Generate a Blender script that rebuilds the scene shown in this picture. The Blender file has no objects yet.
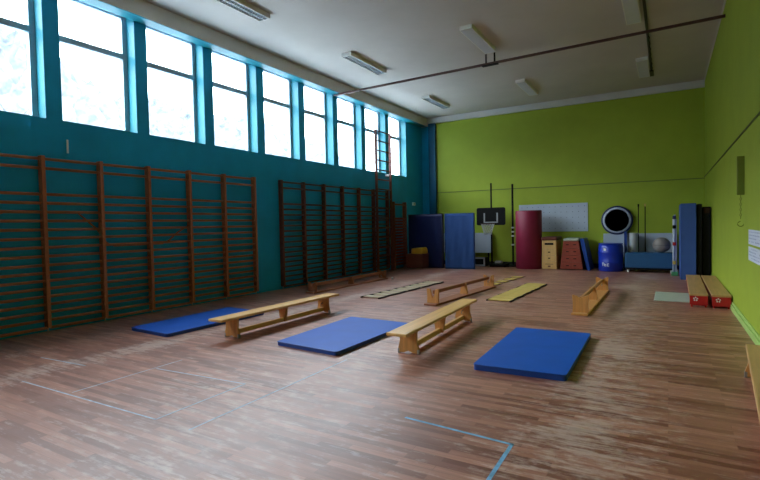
import bpy, bmesh, math, random
from mathutils import Vector, Matrix
random.seed(7)
C = bpy.context.scene.collection
PI = math.pi
XL, XR, YB, YN, H = -8.07, 0.92, 16.93, -5.2, 5.47

# ------------------------------------------------------------------ materials
def new_mat(name):
    m = bpy.data.materials.new(name); m.use_nodes = True
    nt = m.node_tree; b = nt.nodes['Principled BSDF']
    return m, nt, b
def s2l(c):
    return tuple(((v / 255) / 12.92 if v / 255 <= .04045 else ((v / 255 + .055) / 1.055) ** 2.4) for v in c) + (1,)
def mixn(nt, fac, a, b, mode='MIX'):
    n = nt.nodes.new('ShaderNodeMix'); n.data_type = 'RGBA'; n.blend_type = mode
    for sock, v in ((n.inputs[0], fac), (n.inputs[6], a), (n.inputs[7], b)):
        if hasattr(v, 'is_linked'): nt.links.new(v, sock)
        else: sock.default_value = v
    return n.outputs[2]
def coords(nt, scale=(1, 1, 1)):
    t = nt.nodes.new('ShaderNodeTexCoord'); mp = nt.nodes.new('ShaderNodeMapping')
    mp.inputs['Scale'].default_value = scale
    nt.links.new(t.outputs['Object'], mp.inputs[0]); return mp.outputs[0]
def noise(nt, vec, scale, detail=4, rough=.6):
    n = nt.nodes.new('ShaderNodeTexNoise'); n.inputs['Scale'].default_value = scale
    n.inputs['Detail'].default_value = detail; n.inputs['Roughness'].default_value = rough
    nt.links.new(vec, n.inputs['Vector']); return n.outputs[0]
def ramp(nt, fac, p0, p1, c0=(0, 0, 0, 1), c1=(1, 1, 1, 1)):
    r = nt.nodes.new('ShaderNodeValToRGB'); e = r.color_ramp.elements
    e[0].position = p0; e[1].position = p1; e[0].color = c0; e[1].color = c1
    nt.links.new(fac, r.inputs[0]); return r.outputs[0]
def math_n(nt, op, a, b=None):
    n = nt.nodes.new('ShaderNodeMath'); n.operation = op
    for i, v in enumerate((a, b)):
        if v is None: continue
        if hasattr(v, 'is_linked'): nt.links.new(v, n.inputs[i])
        else: n.inputs[i].default_value = v
    return n.outputs[0]
def bump(nt, b, h, strength=.2, dist=.01):
    n = nt.nodes.new('ShaderNodeBump'); n.inputs['Strength'].default_value = strength
    n.inputs['Distance'].default_value = dist
    nt.links.new(h, n.inputs['Height']); nt.links.new(n.outputs[0], b.inputs['Normal'])
def plain(name, rgb, rough=.5, var=.12, scale=6, metal=0, bmp=.05, spec=.5, sc3=(1, 1, 1)):
    m, nt, b = new_mat(name); c = s2l(rgb); v = coords(nt, sc3)
    f = noise(nt, v, scale)
    lo = tuple(x * (1 - var) for x in c[:3]) + (1,); hi = tuple(min(1, x * (1 + var)) for x in c[:3]) + (1,)
    nt.links.new(mixn(nt, ramp(nt, f, .3, .7), lo, hi), b.inputs['Base Color'])
    b.inputs['Roughness'].default_value = rough; b.inputs['Metallic'].default_value = metal
    b.inputs['Specular IOR Level'].default_value = spec
    if bmp: bump(nt, b, f, bmp)
    return m
def wood(name, rgb, rough=.45, var=.3, axis=1, spec=.4):
    sc = [26, 26, 26]; sc[axis] = 1.4
    return plain(name, rgb, rough, var, 1.0, 0, .05, spec, tuple(sc))

TEAL = plain('teal_paint', (18, 156, 204), .55, .10, 1.3, bmp=.03, spec=.3)
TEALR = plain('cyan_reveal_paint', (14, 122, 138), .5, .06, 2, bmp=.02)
BLUEP = plain('blue_paint', (12, 88, 124), .55, .08, 2, spec=.3)
GREEN = plain('green_paint', (156, 174, 54), .6, .06, 1.6, bmp=.05, spec=.25)
SKIRT = plain('pale_green_skirting', (165, 196, 104), .5, .05, 4)
CEIL = plain('ceiling_paint', (198, 194, 188), .8, .05, .9, bmp=.02, spec=.2)
BEAM = plain('beam_paint', (205, 202, 198), .7, .04, 2, spec=.2)
NEARW = plain('near_wall_paint', (170, 180, 120), .7, .05, 2, spec=.2)
BLACKT = plain('black_skirting', (24, 26, 28), .5)
FRAME = plain('window_frame_paint', (150, 168, 180), .45, .08, 5)
BARW = wood('wall_bar_upright_wood', (170, 100, 68), .5, .2, 2)
RUNG = wood('wall_bar_rung_wood', (160, 94, 58), .45, .25, 1)
DARKRED = wood('dark_red_slat_wood', (112, 50, 42), .5, .2, 1)
BEECH = wood('varnished_beech', (226, 176, 108), .35, .14, 1)
BEECH2 = wood('orange_beech', (206, 146, 84), .38, .16, 2)
BROWNW = wood('brown_bench_wood', (150, 92, 60), .45, .2, 1)
BROWNT = wood('tan_plank', (196, 152, 100), .4, .15, 1)
BOXW = wood('vault_box_wood', (216, 176, 112), .4, .1, 2)
REDW = wood('red_brown_wood', (150, 66, 48), .5, .15, 2)
CHEST = wood('chest_wood', (104, 52, 40), .5, .15, 0)
MATB = plain('blue_vinyl', (10, 86, 184), .52, .08, 3, bmp=.04, spec=.3)
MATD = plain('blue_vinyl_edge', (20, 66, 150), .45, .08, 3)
MATN = plain('navy_vinyl', (16, 30, 82), .5, .08, 3)
MATF = plain('lighter_blue_fabric', (54, 88, 150), .7, .08, 4, bmp=.1, spec=.2)  # lighter blue for the wrinkled upright mat
MATR = plain('steel_blue_vinyl', (62, 92, 160), .55, .06, 4, spec=.3)
MAROON = plain('maroon_vinyl', (132, 22, 58), .55, .06, 4)
MATK = plain('black_vinyl', (22, 22, 24), .6, .1, 4, spec=.2)
MATO = plain('brown_black_board', (62, 34, 20), .6, .4, 2, spec=.2)
TROL = plain('petrol_blue_vinyl', (28, 84, 128), .5, .08, 3)
DRUM = plain('royal_blue_plastic', (16, 50, 170), .35, .06, 5)
WHITE = plain('white_plastic', (222, 226, 228), .5, .04, 5)
PALE = plain('pale_grey_panel', (178, 190, 206), .5, .03, 4, bmp=.01)
DOT = plain('panel_hole', (110, 118, 132), .6)
PALEM = plain('pale_green_grey_mat', (176, 186, 170), .6, .06, 6)
GREY = plain('grey_plastic', (150, 154, 158), .5)
METAL = plain('dull_steel', (170, 172, 174), .35, .08, 8, metal=.8)
BLACK = plain('black_metal', (8, 9, 11), .7, .1, 8, spec=.2)
BARW2 = wood('shaded_upright_wood', (98, 48, 42), .5, .2, 2)  # darker bar wood: the weaker light at the far end is put into the colour
RUNG2 = wood('shaded_rung_wood', (84, 46, 38), .5, .2, 1)  # rungs likewise darkened in colour for the dim far end
RAIL = plain('rust_brown_rail', (72, 42, 36), .5, .2, 6)
RAILK = plain('dark_rail', (42, 38, 34), .5, .2, 6)
LIGHTB = plain('light_housing', (226, 226, 220), .5, .04, 5)
LOUV = plain('light_louver', (150, 158, 164), .4, .1, 8, metal=0)
DIFF = plain('light_diffuser', (206, 210, 222), .35, .04, 5)
YEL = plain('yellow_cloth', (206, 158, 30), .7, .1, 8)
YELR = plain('yellow_rubber', (200, 172, 88), .6, .1, 8)
CREAM = plain('cream_plastic_rung', (196, 178, 146), .6, .1, 8)
STRAP = plain('dark_strap', (52, 38, 36), .7)
BALLM = plain('grey_brown_ball', (136, 128, 122), .45, .12, 6)
REDP = plain('red_paint', (178, 22, 28), .4, .08, 5)
OLIVE = plain('olive_wood', (112, 124, 36), .6, .08, 5)
PAPER = plain('paper', (206, 212, 226), .7, .03, 9)
INK = plain('paper_ink', (150, 158, 186), .7)
NET = plain('net_cord', (210, 212, 214), .7)
TAPE = plain('floor_line_blue', (120, 176, 214), .5, .3, 12, bmp=0)
TAPEP = plain('floor_line_pale', (182, 190, 204), .5, .3, 12, bmp=0)
BARK = plain('bark', (60, 58, 58), .9, .2, 8)
HILL = plain('misty_hillside', (88, 94, 100), .9, .5, 1.1, bmp=0, spec=0)
GROUND = plain('pale_bounce_ground', (200, 204, 208), .9, .05, .4, bmp=0, spec=0)  # unseen ground, kept pale to bounce daylight into the hall

def glass_mat():
    m, nt, b = new_mat('window_glass'); nt.nodes.remove(b)
    t = nt.nodes.new('ShaderNodeBsdfTransparent'); g = nt.nodes.new('ShaderNodeBsdfGlossy')
    g.inputs['Roughness'].default_value = .02; t.inputs[0].default_value = (.95, .98, .99, 1)
    mx = nt.nodes.new('ShaderNodeMixShader'); mx.inputs[0].default_value = .05
    nt.links.new(t.outputs[0], mx.inputs[1]); nt.links.new(g.outputs[0], mx.inputs[2])
    nt.links.new(mx.outputs[0], nt.nodes['Material Output'].inputs[0]); return m
GLASS = glass_mat()

def floor_mat():
    m, nt, b = new_mat('worn_parquet')
    v = coords(nt)
    br = nt.nodes.new('ShaderNodeTexBrick'); nt.links.new(v, br.inputs['Vector'])
    br.inputs['Scale'].default_value = 1; br.inputs['Brick Width'].default_value = .62
    br.inputs['Row Height'].default_value = .062; br.inputs['Mortar Size'].default_value = .0022
    br.inputs['Mortar Smooth'].default_value = .3; br.offset = .37; br.offset_frequency = 2
    br.inputs['Color1'].default_value = (0, 0, 0, 1); br.inputs['Color2'].default_value = (1, 1, 1, 1)
    br.inputs['Mortar'].default_value = (.35, .35, .35, 1)
    c = ramp(nt, br.outputs[0], 0, 1, s2l((126, 72, 54)), s2l((192, 132, 108)))
    # long grain
    g = noise(nt, coords(nt, (1.2, 22, 1)), 1.6, 5, .65)
    c = mixn(nt, math_n(nt, 'MULTIPLY', ramp(nt, g, .35, .7), .45), c, s2l((112, 64, 50)))
    # pale worn streaks in traffic bands down the hall, plus a painted sky-glare band
    st = mixn(nt, .35, noise(nt, coords(nt, (1.5, 11, 1)), 2.0, 6, .72), noise(nt, coords(nt, (5, 7, 1)), 1.6, 5, .7))
    sep = nt.nodes.new('ShaderNodeSeparateXYZ'); nt.links.new(v, sep.inputs[0])
    wob = noise(nt, v, .55, 3)
    def band(cx, w, s):
        d = math_n(nt, 'ABSOLUTE', math_n(nt, 'SUBTRACT', math_n(nt, 'ADD', sep.outputs[0], math_n(nt, 'MULTIPLY', wob, .9)), cx + .45))
        return math_n(nt, 'MULTIPLY', ramp(nt, math_n(nt, 'DIVIDE', d, w), 0, 1, (1, 1, 1, 1), (0, 0, 0, 1)), s)
    tot = math_n(nt, 'ADD', band(-.55, .75, 1.0), band(-5.75, .38, 1.1))
    tot = math_n(nt, 'ADD', tot, band(-2.9, 1.5, .5))  # broad pale band stands in for sky glare left of the middle
    tot = math_n(nt, 'ADD', tot, band(-6.9, .25, .5))
    patch = ramp(nt, noise(nt, v, 1.1, 4), .45, .7)
    tot = math_n(nt, 'MULTIPLY', math_n(nt, 'ADD', tot, .12), math_n(nt, 'ADD', math_n(nt, 'MULTIPLY', patch, .6), .55))
    # threshold lowers where wear is heavy
    wear_glare = math_n(nt, 'ADD', st, math_n(nt, 'MULTIPLY', tot, .19))
    wear_glare = ramp(nt, wear_glare, .56, .68)
    c = mixn(nt, math_n(nt, 'MULTIPLY', wear_glare, .62), c, s2l((214, 188, 174)))
    # whole blocks replaced by lighter ones
    br2 = nt.nodes.new('ShaderNodeTexNoise'); 
    nt.links.new(br.outputs[0], br2.inputs['Vector']); br2.inputs['Scale'].default_value = 40
    nt.links.new(c, b.inputs['Base Color'])
    r = ramp(nt, noise(nt, coords(nt, (2, 8, 1)), 1.5, 4), .3, .7, (.40,) * 3 + (1,), (.60,) * 3 + (1,))
    nt.links.new(r, b.inputs['Roughness'])
    b.inputs['Specular IOR Level'].default_value = .5
    b.inputs['Coat Weight'].default_value = .5; b.inputs['Coat Roughness'].default_value = .36
    bump(nt, b, br.outputs[1], .12, -.002)
    return m
FLOOR = floor_mat()

# ------------------------------------------------------------------ mesh helpers
def box(bm, x0, x1, y0, y1, z0, z1, bev=0, seg=2, mi=0, M=None):
    vs = [bm.verts.new((x, y, z)) for x in (x0, x1) for y in (y0, y1) for z in (z0, z1)]
    idx = [(0, 1, 3, 2), (4, 6, 7, 5), (0, 4, 5, 1), (2, 3, 7, 6), (0, 2, 6, 4), (1, 5, 7, 3)]
    fs = [bm.faces.new([vs[i] for i in f]) for f in idx]
    for f in fs: f.material_index = mi
    if bev:
        es = list({e for f in fs for e in f.edges})
        r = bmesh.ops.bevel(bm, geom=es, offset=bev, segments=seg, affect='EDGES', profile=.5)
        for f in r['faces']: f.material_index = mi
    if M: bmesh.ops.transform(bm, matrix=M, verts=vs if not bev else bm.verts)
    return fs
def prism(bm, pts, d0, d1, axis='y', mi=0):
    """extrude a closed outline (2-D) between d0 and d1 along axis"""
    def P(p, d):
        return {'y': (p[0], d, p[1]), 'x': (d, p[0], p[1]), 'z': (p[0], p[1], d)}[axis]
    a = [bm.verts.new(P(p, d0)) for p in pts]; b = [bm.verts.new(P(p, d1)) for p in pts]
    n = len(pts)
    fs = [bm.faces.new(a), bm.faces.new(b[::-1])]
    for i in range(n): fs.append(bm.faces.new((a[i], b[i], b[(i + 1) % n], a[(i + 1) % n])))
    for f in fs: f.material_index = mi
    bmesh.ops.recalc_face_normals(bm, faces=fs)
def tube(bm, pts, r, n=8, cap=True, mi=0):
    rings = []
    pts = [Vector(p) for p in pts]
    for i, p in enumerate(pts):
        t = (pts[min(i + 1, len(pts) - 1)] - pts[max(i - 1, 0)]).normalized()
        up = Vector((0, 0, 1)) if abs(t.z) < .9 else Vector((1, 0, 0))
        a = t.cross(up).normalized(); b = t.cross(a).normalized()
        rr = r[i] if isinstance(r, (list, tuple)) else r
        rings.append([bm.verts.new(p + a * rr * math.cos(2 * PI * k / n) + b * rr * math.sin(2 * PI * k / n)) for k in range(n)])
    fs = []
    for i in range(len(rings) - 1):
        for k in range(n):
            fs.append(bm.faces.new((rings[i][k], rings[i][(k + 1) % n], rings[i + 1][(k + 1) % n], rings[i + 1][k])))
    if cap: fs.append(bm.faces.new(rings[0][::-1])); fs.append(bm.faces.new(rings[-1]))
    for f in fs: f.smooth = True; f.material_index = mi
    bmesh.ops.recalc_face_normals(bm, faces=fs)
def lathe(bm, prof, n=32, c=(0, 0, 0), axis='z', mi=0):
    rings = []
    for r, z in prof:
        ring = []
        for k in range(n):
            a = 2 * PI * k / n
            p = (r * math.cos(a), r * math.sin(a), z)
            if axis == 'y': p = (p[0], p[2], p[1])
            ring.append(bm.verts.new((p[0] + c[0], p[1] + c[1], p[2] + c[2])))
        rings.append(ring)
    fs = []
    for i in range(len(rings) - 1):
        for k in range(n):
            f = bm.faces.new((rings[i][k], rings[i][(k + 1) % n], rings[i + 1][(k + 1) % n], rings[i + 1][k])); f.smooth = True; fs.append(f)
    for rg in (rings[0], rings[-1]):
        try: fs.append(bm.faces.new(rg))
        except Exception: pass
    for f in fs: f.material_index = mi
    bmesh.ops.recalc_face_normals(bm, faces=fs)
def obj(name, bm, mats, parent=None, loc=(0, 0, 0), rot=(0, 0, 0)):
    me = bpy.data.meshes.new(name); bmesh.ops.recalc_face_normals(bm, faces=bm.faces[:]); bm.to_mesh(me); bm.free()
    for m in (mats if isinstance(mats, (list, tuple)) else [mats]): me.materials.append(m)
    o = bpy.data.objects.new(name, me); C.objects.link(o); o.parent = parent
    o.location = loc; o.rotation_euler = rot
    return o
def B(): return bmesh.new()
def tag(o, label, cat, group=None):
    o['label'] = label; o['category'] = cat
    if group: o['group'] = group
    return o
def thing(name, label, cat, loc=(0, 0, 0), rot=(0, 0, 0), group=None):
    o = bpy.data.objects.new(name, None); C.objects.link(o); o.empty_display_size = .1
    o.location = loc; o.rotation_euler = rot
    return tag(o, label, cat, group)
def struct(name, bm, mats, **k):
    o = obj(name, bm, mats, **k); o['kind'] = 'structure'; return o
def copy_tree(o, parent=None):
    c = o.copy(); C.objects.link(c); c.parent = parent
    for ch in list(o.children): copy_tree(ch, c)
    return c
def bx(x0, x1, y0, y1, z0, z1, bev=0, seg=2):
    bm = B(); box(bm, x0, x1, y0, y1, z0, z1, bev, seg); return bm

# ------------------------------------------------------------------ room shell
T = .36
struct('floor', bx(XL - T, XR + .25, YN - .25, YB + .25, -.12, 0), FLOOR)
struct('ceiling', bx(XL - T, XR + .25, YN - .25, YB + .25, H, H + .15), CEIL)
WZ0, WZ1 = 3.21, 5.30
starts = [4.06 + 1.473 * k for k in range(-5, 8)]  # nearest openings lie out of view, added to let in more daylight
WW = 1.245
bm = B()
box(bm, XL - T, XL, YN - .2, YB + .2, 0, WZ0)
box(bm, XL - T, XL, YN - .2, YB + .2, WZ1, H)
prev = YN - .2
for s in starts + [YB + .2]:
    box(bm, XL - T, XL, prev, s if s > 16.5 else s, WZ0, WZ1); prev = s + WW
struct('wall_left', bm, TEAL)
struct('wall_right', bx(XR, XR + .25, YN - .2, YB + .2, 0, H), GREEN)
struct('wall_back', bx(-7.47, XR, YB, YB + .2, 0, H), GREEN)
struct('wall_back_left_strip', bx(XL, -7.47, YB, YB + .2, 0, H), TEAL)
struct('wall_near', bx(XL, XR, YN - .2, YN, 0, H), NEARW)
struct('trim_1', bx(XL, XL + .27, YN, YB, 5.18, H, .01), BEAM)               # beam over the windows
struct('trim_2', bx(XL + .27, XR, YB - .1, YB, 5.265, H, .008), BEAM)        # beam over the back wall
struct('trim_3', bx(-7.74, -7.47, YB - .12, YB - .0, 0, 5.265), BLUEP)            # pilaster in the far left corner
struct('trim_4', bx(-7.47, XR, YB - .012, YB, 2.655, 2.68), plain('groove_line', (96, 112, 34), .6))
struct('trim_5', bx(XR - .012, XR, YN, YB, 2.69, 2.715), plain('groove_line_right', (74, 84, 28), .6))
bm = B(); box(bm, XR - .035, XR, YN, YB, 0, .085, .006); box(bm, XR - .018, XR, YN, YB, .085, .13, .005)
struct('baseboard_right', bm, SKIRT)
struct('baseboard_back', bx(-7.47, XR - .04, YB - .03, YB, 0, .13, .004), BLACKT)
struct('trim_6', bx(XR - .02, XR, YN, YB - .1, H - .05, H), BEAM)

struct('trim_7', bx(XL, XL + .265, YN, YB - .13, 5.172, 5.18), TEALR)       # painted soffit of the beam
# windows
gx = XL - .27
for i, s in enumerate(starts):
    w = bpy.data.objects.new('window_%d' % (i + 1), None); C.objects.link(w); w['kind'] = 'structure'
    w.location = (gx, s, WZ0)
    bm = B()
    f = .055
    box(bm, -.04, .04, 0, f, 0, WZ1 - WZ0); box(bm, -.04, .04, WW - f - .03, WW, 0, WZ1 - WZ0)
    box(bm, -.04, .04, f, WW - f, 0, .06); box(bm, -.04, .04, f, WW - f, WZ1 - WZ0 - .06, WZ1 - WZ0)
    obj('window_frame', bm, FRAME, w)
    obj('transom', bx(-.05, .05, f, WW - f, 1.31, 1.41, .006), FRAME, w)
    obj('pane', bx(-.006, .0, f - .01, WW - f + .01, .05, 1.32), GLASS, w)
    obj('pane', bx(-.006, .0, f - .01, WW - f + .01, 1.40, WZ1 - WZ0 - .05), GLASS, w)
    # painted reveal lining of the opening
    bm = B()
    box(bm, .04, .266, WW - .004, WW - .0005, .004, WZ1 - WZ0 - .004)
    box(bm, .04, .266, .0005, .004, .004, WZ1 - WZ0 - .004)
    box(bm, .04, .266, .004, WW - .004, .0005, .004)
    obj('reveal', bm, TEALR, w)
# ------------------------------------------------------------------ wall bars
RZ = [2.585, 2.445] + [2.06 - .132 * k for k in range(9)] + [1.004 - .117 * k for k in range(1, 9)]
def rung_bm(y0, y1, x=-.035):
    bm = B(); n = 8; ra, rb = .015, .022
    rings = []
    for y in (y0, y1):
        rings.append([bm.verts.new((x + ra * math.cos(2 * PI * k / n), y, rb * math.sin(2 * PI * k / n))) for k in range(n)])
    for k in range(n):
        f = bm.faces.new((rings[0][k], rings[0][(k + 1) % n], rings[1][(k + 1) % n], rings[1][k])); f.smooth = True
    bm.faces.new(rings[0]); bm.faces.new(rings[1])
    return bm
def wall_bars(ys, label, group, BARW=BARW, RUNG=RUNG):
    t = thing('wall_bars', label, 'wall bars', (XL + .13, ys[0], 0), (0, 0, 0), group)
    up = None
    for y in ys:
        bm = B(); box(bm, -.10, .010, -.026, .026, .07, 2.63, .004)
        up = obj('upright', bm, BARW, t, (0, y - ys[0], 0))
        obj('foot', bx(-.06, -.045, -.008, .008, 0, .07), METAL, up)
        obj('bolt', (lambda b: (lathe(b, [(.0, .0), (.014, 0), (.014, .008), (0, .008)], 10), b)[1])(B()), METAL, up, (-.002, -.012, 1.80), (0, PI / 2, 0))
        obj('bolt', (lambda b: (lathe(b, [(.0, .0), (.014, 0), (.014, .008), (0, .008)], 10), b)[1])(B()), METAL, up, (-.002, -.012, 1.70), (0, PI / 2, 0))
    cnt = 0; rest = B()
    for k in range(len(ys) - 1):
        y0, y1 = ys[k] - ys[0] + .022, ys[k + 1] - ys[0] - .022
        proto = None
        for j, z in enumerate(RZ):
            if cnt < 99:
                if proto is None:
                    proto = obj('rung', rung_bm(y0, y1), RUNG, t, (0, 0, z))
                else:
                    c = proto.copy(); C.objects.link(c); c.parent = t; c.location = (0, 0, z)
                cnt += 1
            else:
                r = rung_bm(y0, y1); bmesh.ops.translate(r, verts=r.verts, vec=(0, 0, z))
                me = bpy.data.meshes.new('tmp'); r.to_mesh(me); r.free(); rest.from_mesh(me); bpy.data.meshes.remove(me)
    if len(rest.verts):
        o = obj('rung', rest, RUNG, t); o['kind'] = 'stuff'
    else: rest.free()
    return t
wall_bars([2.84, 3.70, 4.56, 5.41, 6.27, 7.13, 7.99], 'long bank of brown wooden wall bars nearer the camera, left of the bare teal gap', 'banks of wooden wall bars')
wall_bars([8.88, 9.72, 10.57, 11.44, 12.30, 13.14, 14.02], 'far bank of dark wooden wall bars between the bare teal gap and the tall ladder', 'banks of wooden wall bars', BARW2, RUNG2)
# tall ladder rising in front of the windows
t = thing('tall_ladder', 'tall narrow wooden climbing ladder rising in front of the far windows', 'ladder', (XL + .2, 13.17, 0))
for y in (0, .90):
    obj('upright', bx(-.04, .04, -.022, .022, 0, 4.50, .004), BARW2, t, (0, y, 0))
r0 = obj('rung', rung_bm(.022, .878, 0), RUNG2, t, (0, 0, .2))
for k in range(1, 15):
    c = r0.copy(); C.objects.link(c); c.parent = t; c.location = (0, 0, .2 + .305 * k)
obj('bracket', bx(-.17, -.03, .86, .94, 3.10, 3.16, .004), METAL, t)
# low set with close slats
t = thing('slatted_wall_frame', 'short dark frame of closely set red-brown slats in the far left corner', 'wall bars', (XL + .16, 14.32, 0))
for y in (0, .84):
    obj('upright', bx(-.1, .04, -.03, .03, 0, 2.28, .004), BLACKT if False else CHEST, t, (0, y, 0))
for k in range(17):
    obj('slat', bx(-.02, .01, .03, .81, 0, .07, .004), DARKRED, t, (0, 0, .12 + .097 * k))
obj('slat', bx(-.02, .01, .03, .81, 2.16, 2.22, .004), CHEST, t)
# brown cord zigzagging behind the bars
bm = B()
def onwall(pts): return [(XL + .022, y, z) for y, z in pts]
tube(bm, onwall([(2.6, 1.35), (2.86, 1.5), (3.12, 1.75), (3.22, 1.79), (4.22, 1.79), (4.3, 1.72), (4.52, 1.52), (4.66, 1.30), (4.8, 1.24), (5.7, 1.24), (5.85, 1.30), (6.0, 1.42), (6.2, 1.53), (6.35, 1.6)]), .013, 6)
tag(obj('cord', bm, BARW), 'thin brown cord zigzagging on the wall behind the near wall bars', 'cord')

# small things on the left wall
tag(obj('cable_cover', bx(XL, XL + .02, 4.10, 4.125, 2.72, 2.93, .004), WHITE), 'short pale vertical cable cover above the wall bars under the windows', 'cable cover')
t = thing('wall_socket', 'small white socket box on teal wall above the dark blue mat', 'socket', (XL, 16.0, 2.20))
obj('plate', bx(0, .05, 0, .2, 0, .11, .01), WHITE, t); obj('switch', bx(.05, .06, .06, .14, .03, .08, .003), GREY, t)

# ------------------------------------------------------------------ gymnastics benches
def bench(label, loc, rotz, L, Ht, inset, invert, mp, ml, depthN=.035, W=.25, group='low wooden gymnastics benches'):
    """origin: near end, floor, centre line. +y runs along the bench."""
    t = thing('gymnastics_bench', label, 'bench', loc, (0, 0, rotz), group)
    if invert:   # turned over on its seat: flip the parts about the mid height
        Z = lambda z: Ht - z
    else: Z = lambda z: z
    def bz(x0, x1, y0, y1, z0, z1, bev=.006):
        a, b_ = sorted((Z(z0), Z(z1))); return bx(x0, x1, y0, y1, a, b_, bev)
    obj('seat_plank', bz(-W / 2, W / 2, 0, L, Ht - .036, Ht, .01), mp, t)
    def leg(y):
        w0, w1 = (.13, .108) if not invert else (.122, .118); h = Ht - .036
        pts = [(-w1, h), (-w1 + .004, h * .55), (-w0 + .002, h * .22), (-w0, .012), (-.055, .012), (-.035, depthN * .6), (0, depthN), (.035, depthN * .6), (.055, .012), (w0, .012), (w0 - .002, h * .22), (w1 - .004, h * .55), (w1, h)]
        bm = B(); prism(bm, [(x, Z(z)) for x, z in pts], y - .02, y + .02)
        o = obj('leg', bm, ml, t)
        for s in (-1, 1):
            obj('foot_bracket', bz(min(s * .112, s * .134), max(s * .112, s * .134), y - .022, y + .022, 0, .055, .002) if not invert else bz(min(s * .085, s * .123), max(s * .085, s * .123), y - .021, y + .021, 0, .014, .002), METAL if not invert else ml, o)
        return o
    leg(inset); leg(L - inset)
    # slim middle support
    m = L / 2; h = Ht - .036
    bm = B(); prism(bm, [(x, Z(z)) for x, z in [(-.085, h), (-.05, .04), (.05, .04), (.085, h)]], m - .02, m + .02)
    obj('middle_support', bm, ml, t)
    obj('rail', bz(-.022, .022, inset + .02, L - inset - .02, .035, .10, .006), mp, t)
    bm = B(); y = L - inset - .06
    tube(bm, [(0, y, Z(.125)), (0, y - .03, Z(.15)), (0, y, Z(.17)), (0, y + .04, Z(.17))], .008, 6)
    obj('hook', bm, METAL, t)
    return t
bench('upright beech bench beside the blue mat nearest the wall bars', (-5.15, 4.38, 0), .0, 2.66, .30, .30, False, BEECH, BEECH2)
bench('upright beech bench in the middle between two blue mats', (-2.585, 4.68, 0), math.atan2(.13, 2.66), 2.68, .30, .33, False, BEECH, BEECH2)
bench('overturned wooden bench on the floor left of the yellow ladder, beyond the middle bench', (-3.77, 8.12, 0), -.075, 2.95, .30, .14, True, BROWNW, BEECH2, .19)
bench('overturned wooden bench lying alone on the right side of the floor', (-1.21, 8.20, 0), -.006, 3.12, .31, .14, True, BEECH2, BEECH2, .05)
bench('dark brown overturned bench lying along the far wall bars', (-6.91, 8.55, 0), -.025, 3.2, .25, .10, True, BROWNW, BROWNW, .1)
bench('wooden bench cut off by the right edge, close to the green wall', (.76, 5.72, 0), PI - .078, 2.7, .30, .08, False, BROWNT, BEECH2)

# ------------------------------------------------------------------ floor mats
def quad_mat(label, q, th, m, me, group='blue gym mats on the floor', r=.04):
    """thick mat with rounded corners whose outline is the quad q"""
    c = sum((Vector(p) for p in q), Vector((0, 0))) / 4
    t = thing('gym_mat', label, 'mat', (c.x, c.y, 0), (0, 0, 0), group)
    pts = []
    n = 4
    for i in range(n):
        p = Vector(q[i]); a = (Vector(q[i - 1]) - p).normalized(); b_ = (Vector(q[(i + 1) % n]) - p).normalized()
        for k in range(5):
            u = k / 4
            s0 = p + a * r; s1 = p + b_ * r
            pts.append(((1 - u) ** 2 * s0 + 2 * u * (1 - u) * p + u * u * s1) - c)
    bm = B(); prism(bm, [tuple(x) for x in pts], 0.0, th - .008, 'z')
    obj('mat_body', bm, me, t)
    bm = B(); prism(bm, [tuple(x * .997) for x in pts], th - .008, th, 'z')
    bm.faces.ensure_lookup_table()
    obj('mat_top', bm, m, t)
    bm = B(); ring = [(x.x * 1.001, x.y * 1.001, th - .006) for x in pts]
    tube(bm, ring + [ring[0]], .006, 6, False)
    obj('piping', bm, me, t)
    return t
# quads in floor metres
quad_mat('blue gym mat partly behind the bench closest to the wall bars', [(-6.93, 4.33), (-5.99, 4.27), (-5.99, 6.17), (-6.97, 6.27)], .05, MATB, MATD)
quad_mat('lighter blue gym mat lying between the two upright benches', [(-4.29, 4.62), (-3.29, 4.53), (-3.27, 6.35), (-4.36, 6.42)], .05, MATB, MATD)
quad_mat('bright blue gym mat on the right, in front of the overturned bench', [(-1.72, 4.73), (-.82, 4.76), (-.85, 6.70), (-1.79, 6.67)], .06, MATB, MATD)
tag(obj('floor_sheet', bx(-.22, .46, 10.27, 11.50, 0, .015, .006), PALEM), 'thin pale greenish grey mat on the floor beside the red benches', 'mat')

# ------------------------------------------------------------------ coordination ladders on the floor
def floor_ladder(label, x0, y0, x1, y1, W, n, sw, m, rail, group='flat ladders laid on the floor'):
    ang = math.atan2(x0 - x1, y1 - y0); L = math.hypot(x1 - x0, y1 - y0)
    t = thing('floor_ladder', label, 'floor ladder', (x0, y0, 0), (0, 0, ang), group)
    for s in (-1, 1):
        bm = B(); k = 2 * n; pts = []
        for i in range(k + 1):
            pts.append((s * (W / 2 + .018 * math.sin(i * PI * .5 + .3)), L * i / k, .012))
        tube(bm, pts, rail, 6)
        obj('side_strap', bm, STRAP, t)
    pr = None
    for i in range(n):
        y = L * (i + .5) / n
        if pr is None: pr = obj('slat', bx(-W / 2, W / 2, -sw / 2, sw / 2, .012, .028, .004), m, t, (0, y, 0))
        else:
            c = pr.copy(); C.objects.link(c); c.parent = t; c.location = (random.uniform(-.012, .012), y, 0)
    return t
floor_ladder('pale ladder with dark edges on the floor between overturned benches', -5.27, 8.45, -5.15, 11.5, .42, 9, .19, CREAM, .02)
floor_ladder('yellow ladder with dark edges on the floor right of the overturned bench', -2.78, 9.08, -2.70, 11.95, .44, 9, .29, YELR, .018)
floor_ladder('short pale yellow ladder on the floor far behind the overturned bench', -3.66, 11.3, -3.5, 13.5, .26, 4, .26, YELR, .004)

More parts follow.
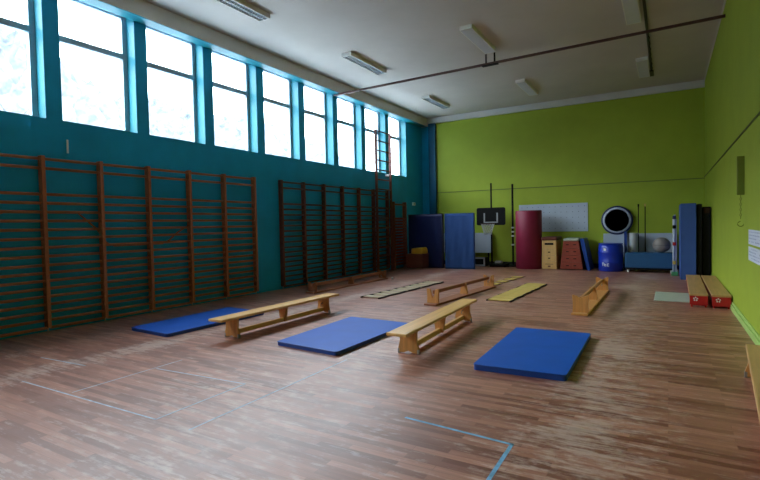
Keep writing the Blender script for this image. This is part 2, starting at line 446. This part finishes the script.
# ------------------------------------------------------------------ painted lines on the floor
def line(label, pts, w, m):
    bm = B()
    for (x0, y0), (x1, y1) in zip(pts[:-1], pts[1:]):
        d = Vector((x1 - x0, y1 - y0)).normalized(); n = Vector((-d.y, d.x)) * w / 2
        e = d * w / 2
        q = [Vector((x0, y0)) - e + n, Vector((x0, y0)) - e - n, Vector((x1, y1)) + e - n, Vector((x1, y1)) + e + n]
        prism(bm, [tuple(v) for v in q], .0004, .0012, 'z')
    return tag(obj('floor_line', bm, m), label, 'floor line')
line('pale blue line box painted on the floor at left', [(-5.60, 2.34), (-3.49, 2.36), (-3.50, 3.32), (-4.75, 3.25)], .016, TAPEP)
line('blue corner line painted on the floor nearest the camera', [(-1.75, 3.31), (-.91, 3.235), (-.90, 2.3)], .026, TAPE)
line('faint line running along the floor left of the middle', [(-3.08, 2.36), (-3.10, 4.45)], .018, TAPEP)
line('faint line pointing from the left box to the wall bars', [(-4.78, 2.40), (-4.80, 3.6)], .014, TAPEP)
line('faint line at the edge of the worn strip near the wall bars', [(-6.45, 2.9), (-5.6, 2.95)], .02, TAPEP)

# ------------------------------------------------------------------ ceiling lights
def fixture_proto(louver, label):
    t = thing('ceiling_light', label, 'ceiling light', (0, 0, 0), (0, 0, 0), 'fluorescent ceiling lights')
    w, L, h = .132, 1.62, .085
    bm = B(); box(bm, -w, w, 0, L, h * .55, h); prism(bm, [(-w, 0.0), (-w + .018, 0.0), (-w + .018, h * .6), (-w, h * .6)], 0, L)
    prism(bm, [(w - .018, 0.0), (w, 0.0), (w, h * .6), (w - .018, h * .6)], 0, L)
    box(bm, -w, w, 0, .02, 0, h * .6); box(bm, -w, w, L - .02, L, 0, h * .6)
    obj('housing', bm, LIGHTB, t)
    if louver:
        bm = B(); box(bm, -.012, .012, .02, L - .02, .004, .05)
        n = 26
        for i in range(n): y = .03 + (L - .06) * i / (n - 1); box(bm, -w + .018, w - .018, y - .004, y + .004, .006, .045)
        obj('louver', bm, LOUV, t)
        for s in (-1, 1):
            bm = B(); tube(bm, [(s * .062, .05, .034), (s * .062, L - .05, .034)], .013, 8); obj('tube', bm, WHITE, t)
    else:
        obj('diffuser', bx(-w + .018, w - .018, .02, L - .02, .0, .02, .006), DIFF, t)
    return t
pl = fixture_proto(True, 'louvered ceiling light nearest the camera above the windows side')
pm = pd = fixture_proto(False, 'flat ceiling light close to the right wall, at the top edge')
LZ = H - .085
lights = [(pl, -6.50, 5.30, None), (pl, -6.33, 9.36, 'louvered ceiling light above the windows side, second from the camera'),
          (pl, -6.44, 13.82, 'louvered ceiling light above the windows side, farthest in the row'),
          (pm, -3.48, 9.42, 'ceiling light in the middle row, next to the crossing rail'),
          (pm, -3.53, 13.80, 'far ceiling light in the middle row, beyond the crossing rail'),
          (pd, -.57, 9.40, None), (pd, -.54, 13.66, 'flat ceiling light near the far right corner beside the dark rail')]
for p_, x, y, lb in lights:
    o = p_ if lb is None else copy_tree(p_)
    o.location = (x, y, LZ)
    if lb: o['label'] = lb

# ceiling rails
t = thing('ceiling_rail', 'long rust-brown rail hung across the whole hall from windows to right wall', 'rail', (-8.03, 11.21, 5.13), (0, 0, -.035))
obj('rail_profile', bx(0, 8.94, -.025, .025, 0, .05, .004), RAIL, t)
for s_ in (4.42, 4.62): obj('hanger', bx(s_, s_ + .03, -.015, .015, .05, .335), BLACK, t)
obj('bracket', bx(4.34, 4.72, -.05, .05, -.02, 0, .004), BLACK, t)
t = thing('ceiling_rail', 'short dark rail running down the ceiling beside the right-hand lights', 'rail', (-.36, 8.6, H - .05))
obj('rail_profile', bx(-.025, .025, 0, 6.75, 0, .05, .004), RAILK, t)
obj('bracket', bx(-.05, .05, 6.2, 6.75, -.02, 0, .003), RAILK, t)
bm = B(); tube(bm, [(.02 + .012 * math.sin(i * 1.7), 3.4 + i * .11, -.01) for i in range(28)], .009, 6); obj('wire', bm, BLACK, t)

# ------------------------------------------------------------------ far end: left group
t = thing('wooden_chest', 'low dark red-brown wooden chest in the far left corner', 'chest', (-7.26, 14.95, 0))
obj('body', bx(-.40, .20, -.25, .25, .03, .46, .01), CHEST, t); obj('lid', bx(-.41, .21, -.26, .26, .46, .50, .008), CHEST, t)
bm = B(); box(bm, -.26, .16, -.2, .2, 0, .2, .05, 3)
for v in bm.verts:
    v.co.x += .03 * math.sin(v.co.y * 11 + v.co.z * 9); v.co.z += .02 * math.sin(v.co.x * 14) if v.co.z > .05 else 0
tag(obj('folded_cloth', bm, YEL, None, (-7.22, 14.93, .50)), 'folded yellow cloth lying on the dark wooden chest', 'cloth')

def standing_mat(label, x0, x1, y, h, th, m, wr=0, rotz=0, nm='standing_mat', cat='mat', group='gym mats stood upright by the far wall'):
    w = x1 - x0
    t = thing(nm, label, cat, ((x0 + x1) / 2, y, 0), (0, 0, rotz), group)
    bm = B(); nx_, nz = 24, 24
    g = {}
    for s, yy in ((0, 0), (1, th)):
        for i in range(nx_ + 1):
            for j in range(nz + 1):
                x = -w / 2 + w * i / nx_; z = h * j / nz
                off = wr * (math.sin(x * 17 + z * 2) * .5 + math.sin(x * 31 - z * 3.1) * .3) * (1 - z / h * .5)
                g[s, i, j] = bm.verts.new((x, yy + off * (1 - s), z))
    fs = []
    for s in (0, 1):
        for i in range(nx_):
            for j in range(nz):
                f = bm.faces.new((g[s, i, j], g[s, i + 1, j], g[s, i + 1, j + 1], g[s, i, j + 1])); f.smooth = wr > 0; fs.append(f)
    for i in range(nx_):
        for j in (0, nz): bm.faces.new((g[0, i, j], g[0, i + 1, j], g[1, i + 1, j], g[1, i, j]))
    for j in range(nz):
        for i in (0, nx_): bm.faces.new((g[0, i, j], g[0, i, j + 1], g[1, i, j + 1], g[1, i, j]))
    obj('mat_body', bm, m, t)
    bm = B(); tube(bm, [(-w / 2, 0, h), (w / 2, 0, h)], .009, 6); tube(bm, [(-w / 2, 0, 0.01), (-w / 2, 0, h)], .009, 6); tube(bm, [(w / 2, 0, .01), (w / 2, 0, h)], .009, 6)
    obj('piping', bm, m, t)
    return t
standing_mat('dark navy mat standing upright in the far left corner', -7.88, -6.56, 15.28, 1.84, .12, MATN, .004, -.08)
standing_mat('wrinkled lighter blue mat standing upright left of the basketball hoop', -6.40, -5.41, 15.12, 1.83, .10, MATF, .022, .05)

t = thing('wall_radiator', 'pale grey radiator panel behind the blue mat and the basketball hoop', 'radiator', (-6.28, YB - .03, 0))
obj('front_panel', bx(-.92, .93, -.12, 0, .44, 1.14, .01), PALE, t)
bm = B()
for k in range(18): box(bm, -.88 + k * .1, -.84 + k * .1, -.10, -.02, 1.14, 1.155)
obj('top_grille', bm, GREY, t)
for s in (-.8, .8): obj('support', bx(s - .02, s + .02, -.10, -.04, .0, .44), BLACK, t)
t = thing('equipment_crate', 'low grey and black crate on the floor under the radiator panel', 'crate', (-5.70, 16.35, 0))
obj('frame', (lambda b: (box(b, -.32, .30, -.18, -.15, .02, .07), box(b, -.32, .30, -.18, -.15, .27, .32), box(b, -.32, -.27, -.18, -.15, .07, .27), box(b, .25, .30, -.18, -.15, .07, .27), b)[-1])(B()), GREY, t)
obj('body', bx(-.31, .29, -.15, .18, .01, .31), BLACK, t)

# basketball hoop on a stand
hx, hy = -5.20, 16.28
t = thing('basketball_hoop', 'portable basketball hoop with black backboard and white net on the far wall side', 'basketball hoop', (hx, hy, 0))
bm = B()
def rrect(w, z0, z1, r, n=4):
    pts = []
    for cx, cz, a0 in ((w / 2 - r, z0 + r, -PI / 2), (w / 2 - r, z1 - r, 0), (-w / 2 + r, z1 - r, PI / 2), (-w / 2 + r, z0 + r, PI)):
        for k in range(n + 1):
            a = a0 + PI / 2 * k / n; pts.append((cx + r * math.cos(a), cz + r * math.sin(a)))
    return pts
prism(bm, rrect(1.0, 1.42, 2.02, .06), -.03, 0.0)
bb = obj('backboard', bm, BLACK, t)
bm = B()
for x0, x1, z0, z1 in ((-.25, -.20, 1.52, 1.84), (.20, .25, 1.52, 1.84), (-.25, .25, 1.50, 1.54), ):
    box(bm, x0, x1, -.036, -.03, z0, z1)
obj('target_square', bm, GREY, bb)
bm = B(); n = 28
tube(bm, [(.225 * math.cos(2 * PI * k / n) - .02, -.30 + .225 * math.sin(2 * PI * k / n), 1.47) for k in range(n + 1)], .010, 8, False)
box(bm, -.06, .02, -.08, -.03, 1.44, 1.49)
obj('rim', bm, RAIL, t)
bm = B()
for k in range(14):
    for d in (-1, 1):
        pts = []
        for j in range(6):
            a = 2 * PI * k / 14 + d * j * .22; r = .215 - .020 * j
            pts.append((r * math.cos(a) - .02, -.30 + r * math.sin(a), 1.46 - .07 * j))
        tube(bm, pts, .006, 4, False)
obj('net', bm, NET, t)
bm = B(); tube(bm, [(-.02, .10, .05), (-.02, .10, 2.86)], .028, 10); box(bm, -.06, .02, 0, .1, 1.55, 1.62); box(bm, -.06, .02, 0, .1, 1.82, 1.88)
obj('pole', bm, BLACK, t)
obj('base', bx(-.05, .50, -.1, .4, 0, .10, .02), BLACK, t)
bm = B(); box(bm, .12, .36, -.06, .14, .10, .2, .03); obj('ballast_block', bm, GREY, t)

t = thing('net_post', 'tall black post with white clamps standing left of the maroon roll', 'post', (-4.52, 16.5, 0))
bm = B(); tube(bm, [(0, 0, .03), (0, 0, 2.80)], .032, 10); obj('pole', bm, BLACK, t)
obj('base', bx(-.16, .10, -.18, .18, 0, .05, .01), BLACK, t)
for z in (.72, 1.02, 1.16, 1.30): obj('clamp', bx(-.04, .04, -.045, .045, z, z + .05, .006), WHITE, t)

# perforated pale board on the back wall
bm = B(); box(bm, -1.1, 1.1, -.02, 0, 1.17, 2.09, .003)
for i in range(12):
    for j in range(5):
        cx = -1.0 + i * .182; cz = 1.27 + j * .18
        box(bm, cx - .012, cx + .012, -.0215, -.0195, cz - .012, cz + .012, mi=1)
tag(obj('pinboard', bm, [PALE, DOT], None, (-3.31, YB - .001, 0)), 'long pale grey pinboard with rows of dots on the green back wall', 'board')

# maroon roll
t = thing('rolled_mat', 'tall maroon rolled-up mat standing against the green back wall', 'rolled mat', (-3.88, 16.05, 0))
bm = B(); lathe(bm, [(.38, 0), (.41, .01), (.41, 1.85), (.40, 1.865), (.02, 1.865)], 48); obj('roll', bm, MAROON, t)
bm = B()
tube(bm, [((.03 + .37 * k / 90) * math.cos(k * .42), (.03 + .37 * k / 90) * math.sin(k * .42), 1.867) for k in range(91)], .006, 5); obj('spiral_edge', bm, MATK, t)

# vaulting box, light wood
t = thing('vaulting_box', 'light wooden vaulting box with hand slots and dark top beside the maroon roll', 'vaulting box', (-3.20, 15.8, 0))
zs = [.02, .26, .45, .64, .92]
for k in range(4):
    w0 = .225 - .004 * k; z0, z1 = zs[k], zs[k + 1] - .006
    bm = B(); box(bm, -w0, w0, 0, .85, z0, z1, .006)
    s = obj('box_section', bm, BOXW, t)
    if k == 3: obj('hand_slot', bx(-.13, .13, -.004, .002, z1 - .14, z1 - .08, .002), BLACK, s)
    elif k in (1, 2): obj('hand_slot', bx(-.03, .03, -.004, .002, (z0 + z1) / 2 - .012, (z0 + z1) / 2 + .02, .002), BLACK, s)
    else:
        obj('hand_slot', bx(-.12, .12, -.004, .002, z1 - .09, z1 - .075, .002), CHEST, s)
        obj('hand_slot', bx(-.04, .04, -.004, .002, z1 - .17, z1 - .13, .002), CHEST, s)
bm = B(); box(bm, -.24, .24, -.03, .88, .92, 1.02, .035, 3); obj('top_pad', bm, CHEST, t)
# red vault
t = thing('vaulting_box', 'tapered red-brown vaulting box with pale top between light box and blue barrel', 'vaulting box', (-2.56, 15.85, 0))
def wv(z): return .335 - .118 * z / .9
zz = [.03, .245, .46, .675, .89]
for k in range(4):
    z0, z1 = zz[k], zz[k + 1] - .008
    bm = B(); prism(bm, [(-wv(z0), z0), (wv(z0), z0), (wv(z1), z1), (-wv(z1), z1)], 0, .9)
    s = obj('box_section', bm, REDW, t)
    for sx in (-1, 1):
        cx = sx * .105; cz = (z0 + z1) / 2
        obj('hand_slot', bx(cx - .04, cx + .04, -.004, .002, cz - .014, cz + .014, .003), BLACK, s)
bm = B(); box(bm, -.225, .225, -.02, .92, .89, .97, .03, 3); obj('top_pad', bm, PALEM, t)
# leaning mat: sheared slab
t = thing('leaning_mat', 'blue mat leaning on the right side of the red vaulting box', 'mat', (-2.14, 15.82, 0), (0, 0, 0), 'gym mats stood upright by the far wall')
bm = B(); prism(bm, [(.045, 0), (.125, 0), (-.065, .96), (-.145, .96)], 0, .95); obj('mat_body', bm, MATD, t)
bm = B(); tube(bm, [(.045, 0, .01), (-.145, 0, .96)], .009, 6); tube(bm, [(.125, 0, .01), (-.065, 0, .96)], .009, 6); obj('piping', bm, MATB, t)

# blue barrel
t = thing('barrel', 'royal blue plastic barrel with white label marks below the round trampoline', 'barrel', (-1.46, 15.95, 0))
bm = B(); lathe(bm, [(.31, 0), (.335, .02), (.335, .25), (.345, .27), (.335, .29), (.335, .53), (.345, .55), (.335, .57), (.335, .74), (.31, .79), (.05, .79)], 40)
obj('drum', bm, DRUM, t)
bm = B(); lathe(bm, [(.315, .79), (.33, .795), (.33, .82), (.3, .825), (.02, .825)], 40); obj('lid', bm, DRUM, t)
def on_drum(bm, a0, a1, z0, z1, r=.337):
    n = 3; vs = []
    for k in range(n + 1):
        a = a0 + (a1 - a0) * k / n
        vs.append([bm.verts.new((rr * math.sin(a), -rr * math.cos(a), z)) for rr in (r, r + .003) for z in (z0, z1)])
    for k in range(n):
        p, q = vs[k], vs[k + 1]
        bm.faces.new((p[2], q[2], q[3], p[3])); bm.faces.new((p[0], p[1], q[1], q[0]))
        bm.faces.new((p[1], p[3], q[3], q[1])); bm.faces.new((p[0], q[0], q[2], p[2]))
    for p in (vs[0], vs[-1]): bm.faces.new((p[0], p[2], p[3], p[1]))
bm = B()
for a0, a1, z0, z1 in ((-.62, -.56, .16, .26), (-.67, -.50, .24, .265), (-.45, -.28, .16, .18), (-.45, -.40, .18, .24), (-.45, -.28, .205, .22), (-.22, -.05, .16, .18), (-.22, -.17, .16, .24), (-.22, -.05, .22, .24), (-.5, -.3, .62, .68)):
    on_drum(bm, a0, a1, z0, z1)
obj('label_mark', bm, WHITE, t)

# mini trampoline hung on the wall
t = thing('mini_trampoline', 'round mini trampoline with blue rim hanging on the green back wall', 'trampoline', (-1.36, YB - .12, 1.50))
bm = B(); n = 48
ring = []
lathe(bm, [(.395, -.035), (.44, -.03), (.45, 0), (.44, .03), (.395, .035), (.39, 0), (.395, -.035)], n, axis='y'); obj('rim_pad', bm, MATN, t)
bm = B(); lathe(bm, [(.345, -.040), (.40, -.040), (.40, -.031), (.345, -.031), (.345, -.040)], n, axis='y'); obj('spring_cover', bm, PALE, t)
bm = B(); lathe(bm, [(.001, -.02), (.35, -.02), (.35, -.01), (.001, -.01)], n, axis='y'); obj('jump_bed', bm, MATK, t)
for k in range(6):
    a = k * PI / 3 + .3; bm = B(); tube(bm, [(.40 * math.cos(a), 0, .40 * math.sin(a)), (.40 * math.cos(a), .10, .40 * math.sin(a))], .014, 8); obj('leg', bm, METAL, t)

t = thing('wall_radiator', 'long pale grey radiator panel on back wall behind ball and barrel', 'radiator', (-.78, YB - .03, 0))
obj('front_panel', bx(-.97, .97, -.10, 0, .35, 1.09, .01), PALE, t)
for s in (-.85, .85): obj('support', bx(s - .02, s + .02, -.08, -.03, 0, .35), BLACK, t)

standing_mat('narrow blue folded mat standing between blue barrel and grey tube', -1.115, -1.06, 16.24, 1.15, .45, MATD)
t = thing('storage_tube', 'pale grey upright tube bin behind the blue padded box', 'bin', (-.90, 16.40, 0))
bm = B(); lathe(bm, [(.12, 0), (.135, .02), (.135, 1.06), (.145, 1.07), (.145, 1.09), (.12, 1.09), (.12, .1), (.01, .1)], 28); obj('tube', bm, WHITE, t)
obj('lid', (lambda b: (lathe(b, [(.15, 1.09), (.15, 1.11), (.01, 1.115)], 28), b)[1])(B()), WHITE, t)

t = thing('padded_box', 'low petrol blue padded box on pale feet by the back wall', 'box', (-.455, 15.6, 0))
bm = B(); box(bm, -.605, .605, 0, .62, .13, .56, .03, 3); obj('padding', bm, TROL, t)
obj('base_board', bx(-.58, .58, .03, .59, .09, .13), BLACK, t)
for sx in (-.56, .52):
    for sy in (.06, .5): obj('foot', bx(sx, sx + .05, sy, sy + .05, 0, .10, .006), WHITE, t)
t = thing('exercise_ball', 'big grey-brown exercise ball resting on the petrol blue box', 'ball', (-.15, 15.93, .56))
bm = B(); bmesh.ops.create_uvsphere(bm, u_segments=36, v_segments=24, radius=.225)
for f in bm.faces: f.smooth = True
for v in bm.verts: v.co.z = v.co.z * .96 + .216
obj('ball_skin', bm, BALLM, t)
bm = B(); tube(bm, [(.2265 * math.cos(2 * PI * k / 40), .2265 * math.sin(2 * PI * k / 40), .216) for k in range(41)], .003, 5, False); obj('seam', bm, MATK, t)
for i, (x, lb, m) in enumerate(((-.765, 'thin dark pole behind the blue padded box, left of the pair', BLACK), (-.585, 'thin dark pole behind the blue padded box, right of the pair with pale tip', BLACK))):
    t = thing('thin_pole', lb, 'pole', (x, 16.70, 0), (-.008, 0, 0), 'thin poles behind the padded box')
    bm = B(); tube(bm, [(0, 0, 0), (0, 0, 1.93)], .014, 8); obj('shaft', bm, m, t)
    bm = B(); tube(bm, [(0, 0, 1.90), (0, 0, 1.98)], .022, 8); obj('tip', bm, YELR if i else BLACK, t)
    obj('tip', bx(-.03, .03, -.03, .03, 0, .02), BLACK, t)

t = thing('equipment_stand', 'slim white stand on green base left of the tall blue mats', 'stand', (.16, 15.1, 0))
obj('base', bx(-.08, .08, -.12, .12, 0, .10, .02), plain('green_plastic', (70, 140, 90), .5), t)
bm = B(); tube(bm, [(-.03, 0, .10), (.0, 0, 1.62)], .022, 8); obj('pole', bm, PALE, t)
for z, c_ in ((.3, YELR), (.8, REDP), (1.25, BLACK), (1.5, MATN)): obj('clip', bx(-.05, .03, -.04, .04, z, z + .09, .01), c_, t)
obj('backing', bx(-.05, .05, .03, .06, .1, 1.5, .004), WHITE, t)

# tall mats on the right
def slab(label, x0, x1, y0, y1, h, m, part='mat_body', nm='standing_mat', top=None):
    t = thing(nm, label, 'mat', ((x0 + x1) / 2, y0, 0), (0, 0, 0), 'gym mats stood upright by the far wall'); w = (x1 - x0) / 2
    obj(part, bx(-w, w, 0, y1 - y0, 0, h, .015, 3), m, t)
    bm = B(); tube(bm, [(-w + .01, 0, .01), (-w + .01, 0, h - .01), (w - .01, 0, h - .01), (w - .01, 0, .01)], .006, 6); obj('piping', bm, m, t)
    if top: obj('top_strip', bx(-w + .02, w - .02, -.006, .2, h - .16, h - .03, .003), top, t)
slab('tall steel blue crash mat standing by the right wall', .27, .60, 14.1, 15.9, 1.88, MATR)
slab('tall black mat standing just right of the steel blue mat', .62, .72, 14.18, 15.9, 1.86, MATK)
slab('dark brown-topped mat standing against the right wall', .735, .905, 14.32, 16.1, 1.79, MATK, top=MATO)

# red benches on the right
def low_bench(label, x, y, rot):
    t = thing('low_red_bench', label, 'bench', (x, y, 0), (0, 0, rot), 'low red benches by the right wall')
    L = 3.35; W = .135
    obj('seat_plank', bx(-W, W, 0, L, .195, .225, .006), BROWNT, t)
    e = obj('end_panel', bx(-W + .005, W - .005, .01, .04, .04, .193, .004), REDP, t)
    bm = B()
    for cx in (-.045,):
        for k in range(5):
            a = k * 2 * PI / 5 + .3; px, pz = cx + .026 * math.cos(a), .14 + .026 * math.sin(a)
            bmx = [(px + .012 * math.cos(b_ * PI / 4), pz + .012 * math.sin(b_ * PI / 4)) for b_ in range(8)]
            prism(bm, bmx, .0065, .0098)
    obj('flower_mark', bm, WHITE, e)
    obj('end_panel', bx(-W + .005, W - .005, L - .04, L - .01, .09, .193, .004), REDP, t)
    for s in (-1, 1): obj('side_rail', bx(min(s * (W - .03), s * (W - .008)), max(s * (W - .03), s * (W - .008)), .04, L - .04, .12, .193), REDP, t)
    for yy in (.05, L / 2, L - .12):
        for s in (-1, 1): obj('leg', bx(s * .10 - .015, s * .10 + .015, yy, yy + .06, 0, .12, .004), REDP, t)
    obj('stretcher', bx(-.1, .1, .07, .10, .02, .06, .004), REDP, t)
low_bench('low red bench with tan plank top, away from the right wall', .450, 9.78, -.012)
low_bench('low red bench with tan plank top, touching the right wall side', .765, 9.74, -.003)

# ------------------------------------------------------------------ right wall fittings
for i, (z0, z1, lb) in enumerate(((1.155, 1.345, 'upper printed paper strip on the green right wall'), (.945, 1.125, 'lower printed paper strip on the green right wall'))):
    bm = B(); box(bm, -.003, 0, -1.0, 0, z0, z1)
    for k in range(9):
        for j in range(4):
            y = -.06 - .105 * k; z = z0 + .03 + j * (z1 - z0 - .05) / 3.4
            if random.random() < .8: box(bm, -.0042, -.003, y - .07 * random.uniform(.5, 1), y, z, z + .014, mi=1)
    tag(obj('wall_notice', bm, [PAPER, INK], None, (XR - .001, 7.99, 0)), lb, 'notice', 'printed papers on the right wall')
t = thing('wall_hanging', 'narrow olive board with a dangling chain and hook on right wall', 'hanging', (XR, 8.45, 0))
obj('board', bx(-.085, 0, -.03, .03, 1.82, 2.36, .006), OLIVE, t)
bm = B()
for k in range(9):
    z = 1.80 - .037 * k; n = 10
    tube(bm, [(-.04 + (.009 * math.cos(2 * PI * q / n) if k % 2 else 0), (0 if k % 2 else .009 * math.cos(2 * PI * q / n)), z + .022 * math.sin(2 * PI * q / n)) for q in range(n + 1)], .004, 5, False)
obj('chain', bm, OLIVE, t)
bm = B(); tube(bm, [(-.04 - .035 * math.sin(a * PI / 6), 0, 1.45 - .035 + .035 * math.cos(a * PI / 6)) for a in range(0, 10)], .006, 6); obj('hook', bm, OLIVE, t)

bm = B(); bmesh.ops.create_uvsphere(bm, u_segments=16, v_segments=10, radius=.035)
for f in bm.faces: f.smooth = True
tag(obj('small_ball', bm, WHITE, None, (-6.52, 11.65, .035)), 'tiny white ball on the floor at the far end of the wall-side bench', 'ball')

# ------------------------------------------------------------------ outside
struct('ground_outside', bx(-90, 60, -60, 80, -1.3, -1.2), GROUND)
bm = B(); NX, NY = 60, 150; g = []
for i in range(NX + 1):
    row = []
    for j in range(NY + 1):
        x = -22 - 60 * i / NX; y = -30 + 110 * j / NY
        z = -1.3 + (26 + 3 * math.sin(y * .13) + 2 * math.sin(y * .31 + 1)) * (1 - math.exp(-((-22 - x) / 26) ** 1.6)) + random.uniform(-1.6, 1.6) * (i > 1)
        z *= 1 - .25 * max(0, min(1, (y - 25) / 40))
        row.append(bm.verts.new((x, y, z)))
    g.append(row)
for i in range(NX):
    for j in range(NY): bm.faces.new((g[i][j], g[i + 1][j], g[i + 1][j + 1], g[i][j + 1])).smooth = True
struct('hillside', bm, HILL)
def tree(label, x, y, h, seed):
    rnd = random.Random(seed)
    t = thing('bare_tree', label, 'tree', (x, y, -1.2), (0, 0, 0), 'bare trees outside the windows')
    tr = B(); br = B()
    def grow(bm, p, d, L, r, dep):
        pts = [p]; rs = [r]; q = p.copy(); dd = d.copy()
        for k in range(4):
            dd = (dd + Vector((rnd.uniform(-.15, .15), rnd.uniform(-.15, .15), rnd.uniform(-.02, .12)))).normalized()
            q = q + dd * L / 4; pts.append(q.copy()); rs.append(r * (1 - .15 * (k + 1)))
        tube(bm, pts, rs, 5 if dep else 8)
        if dep < 5:
            for k in range(3 if dep else 5):
                u = pts[rnd.choice((2, 3, 4))]
                nd = (dd * .6 + Vector((rnd.uniform(-1, 1), rnd.uniform(-1, 1), rnd.uniform(-.1, .8)))).normalized()
                grow(br, u, nd, L * rnd.uniform(.55, .72), rs[3] * .55, dep + 1)
    grow(tr, Vector((0, 0, 0)), Vector((0, 0, 1)), h * .4, .12, 0)
    obj('trunk', tr, BARK, t); obj('branches', br, BARK, t)
tree('bare branching tree outside the window at the left edge', -13.5, 4.4, 9.0, 3)

# ------------------------------------------------------------------ daylight
w = bpy.data.worlds.new('World'); bpy.context.scene.world = w; w.use_nodes = True
bg = w.node_tree.nodes['Background']; bg.inputs[0].default_value = (.86, .93, 1.0, 1); bg.inputs[1].default_value = 5.0
def portal(loc, rot, sx, sy):
    l = bpy.data.lights.new('portal', 'AREA'); l.shape = 'RECTANGLE'; l.size = sx; l.size_y = sy
    l.cycles.is_portal = True
    o = bpy.data.objects.new('window_portal', l); C.objects.link(o); o.location = loc; o.rotation_euler = rot
portal((XL - .40, (starts[0] + starts[-1] + WW) / 2, (WZ0 + WZ1) / 2), (0, -PI / 2, 0), WZ1 - WZ0, starts[-1] + WW - starts[0])

# ------------------------------------------------------------------ camera
cam = bpy.data.cameras.new('camera'); co = bpy.data.objects.new('camera', cam); C.objects.link(co)
cam.sensor_width = 36; cam.sensor_fit = 'HORIZONTAL'; cam.lens = 36 * 486.95 / 760; cam.clip_end = 300; cam.clip_start = .05
r = Vector((0.86093615, 0.50830737, -0.0203116)); u = Vector((0.0019687, 0.03659799, 0.99932813)); f = Vector((-0.50870922, 0.8603977, -0.03050783))
co.matrix_world = Matrix(((r.x, u.x, -f.x, 0), (r.y, u.y, -f.y, 0), (r.z, u.z, -f.z, 1.5), (0, 0, 0, 1)))
sc = bpy.context.scene; sc.camera = co
sc.view_settings.view_transform = 'Standard'; sc.view_settings.look = 'None'
sc.view_settings.gamma = 1; sc.view_settings.use_curve_mapping = False
sc.view_settings.exposure = 2.05
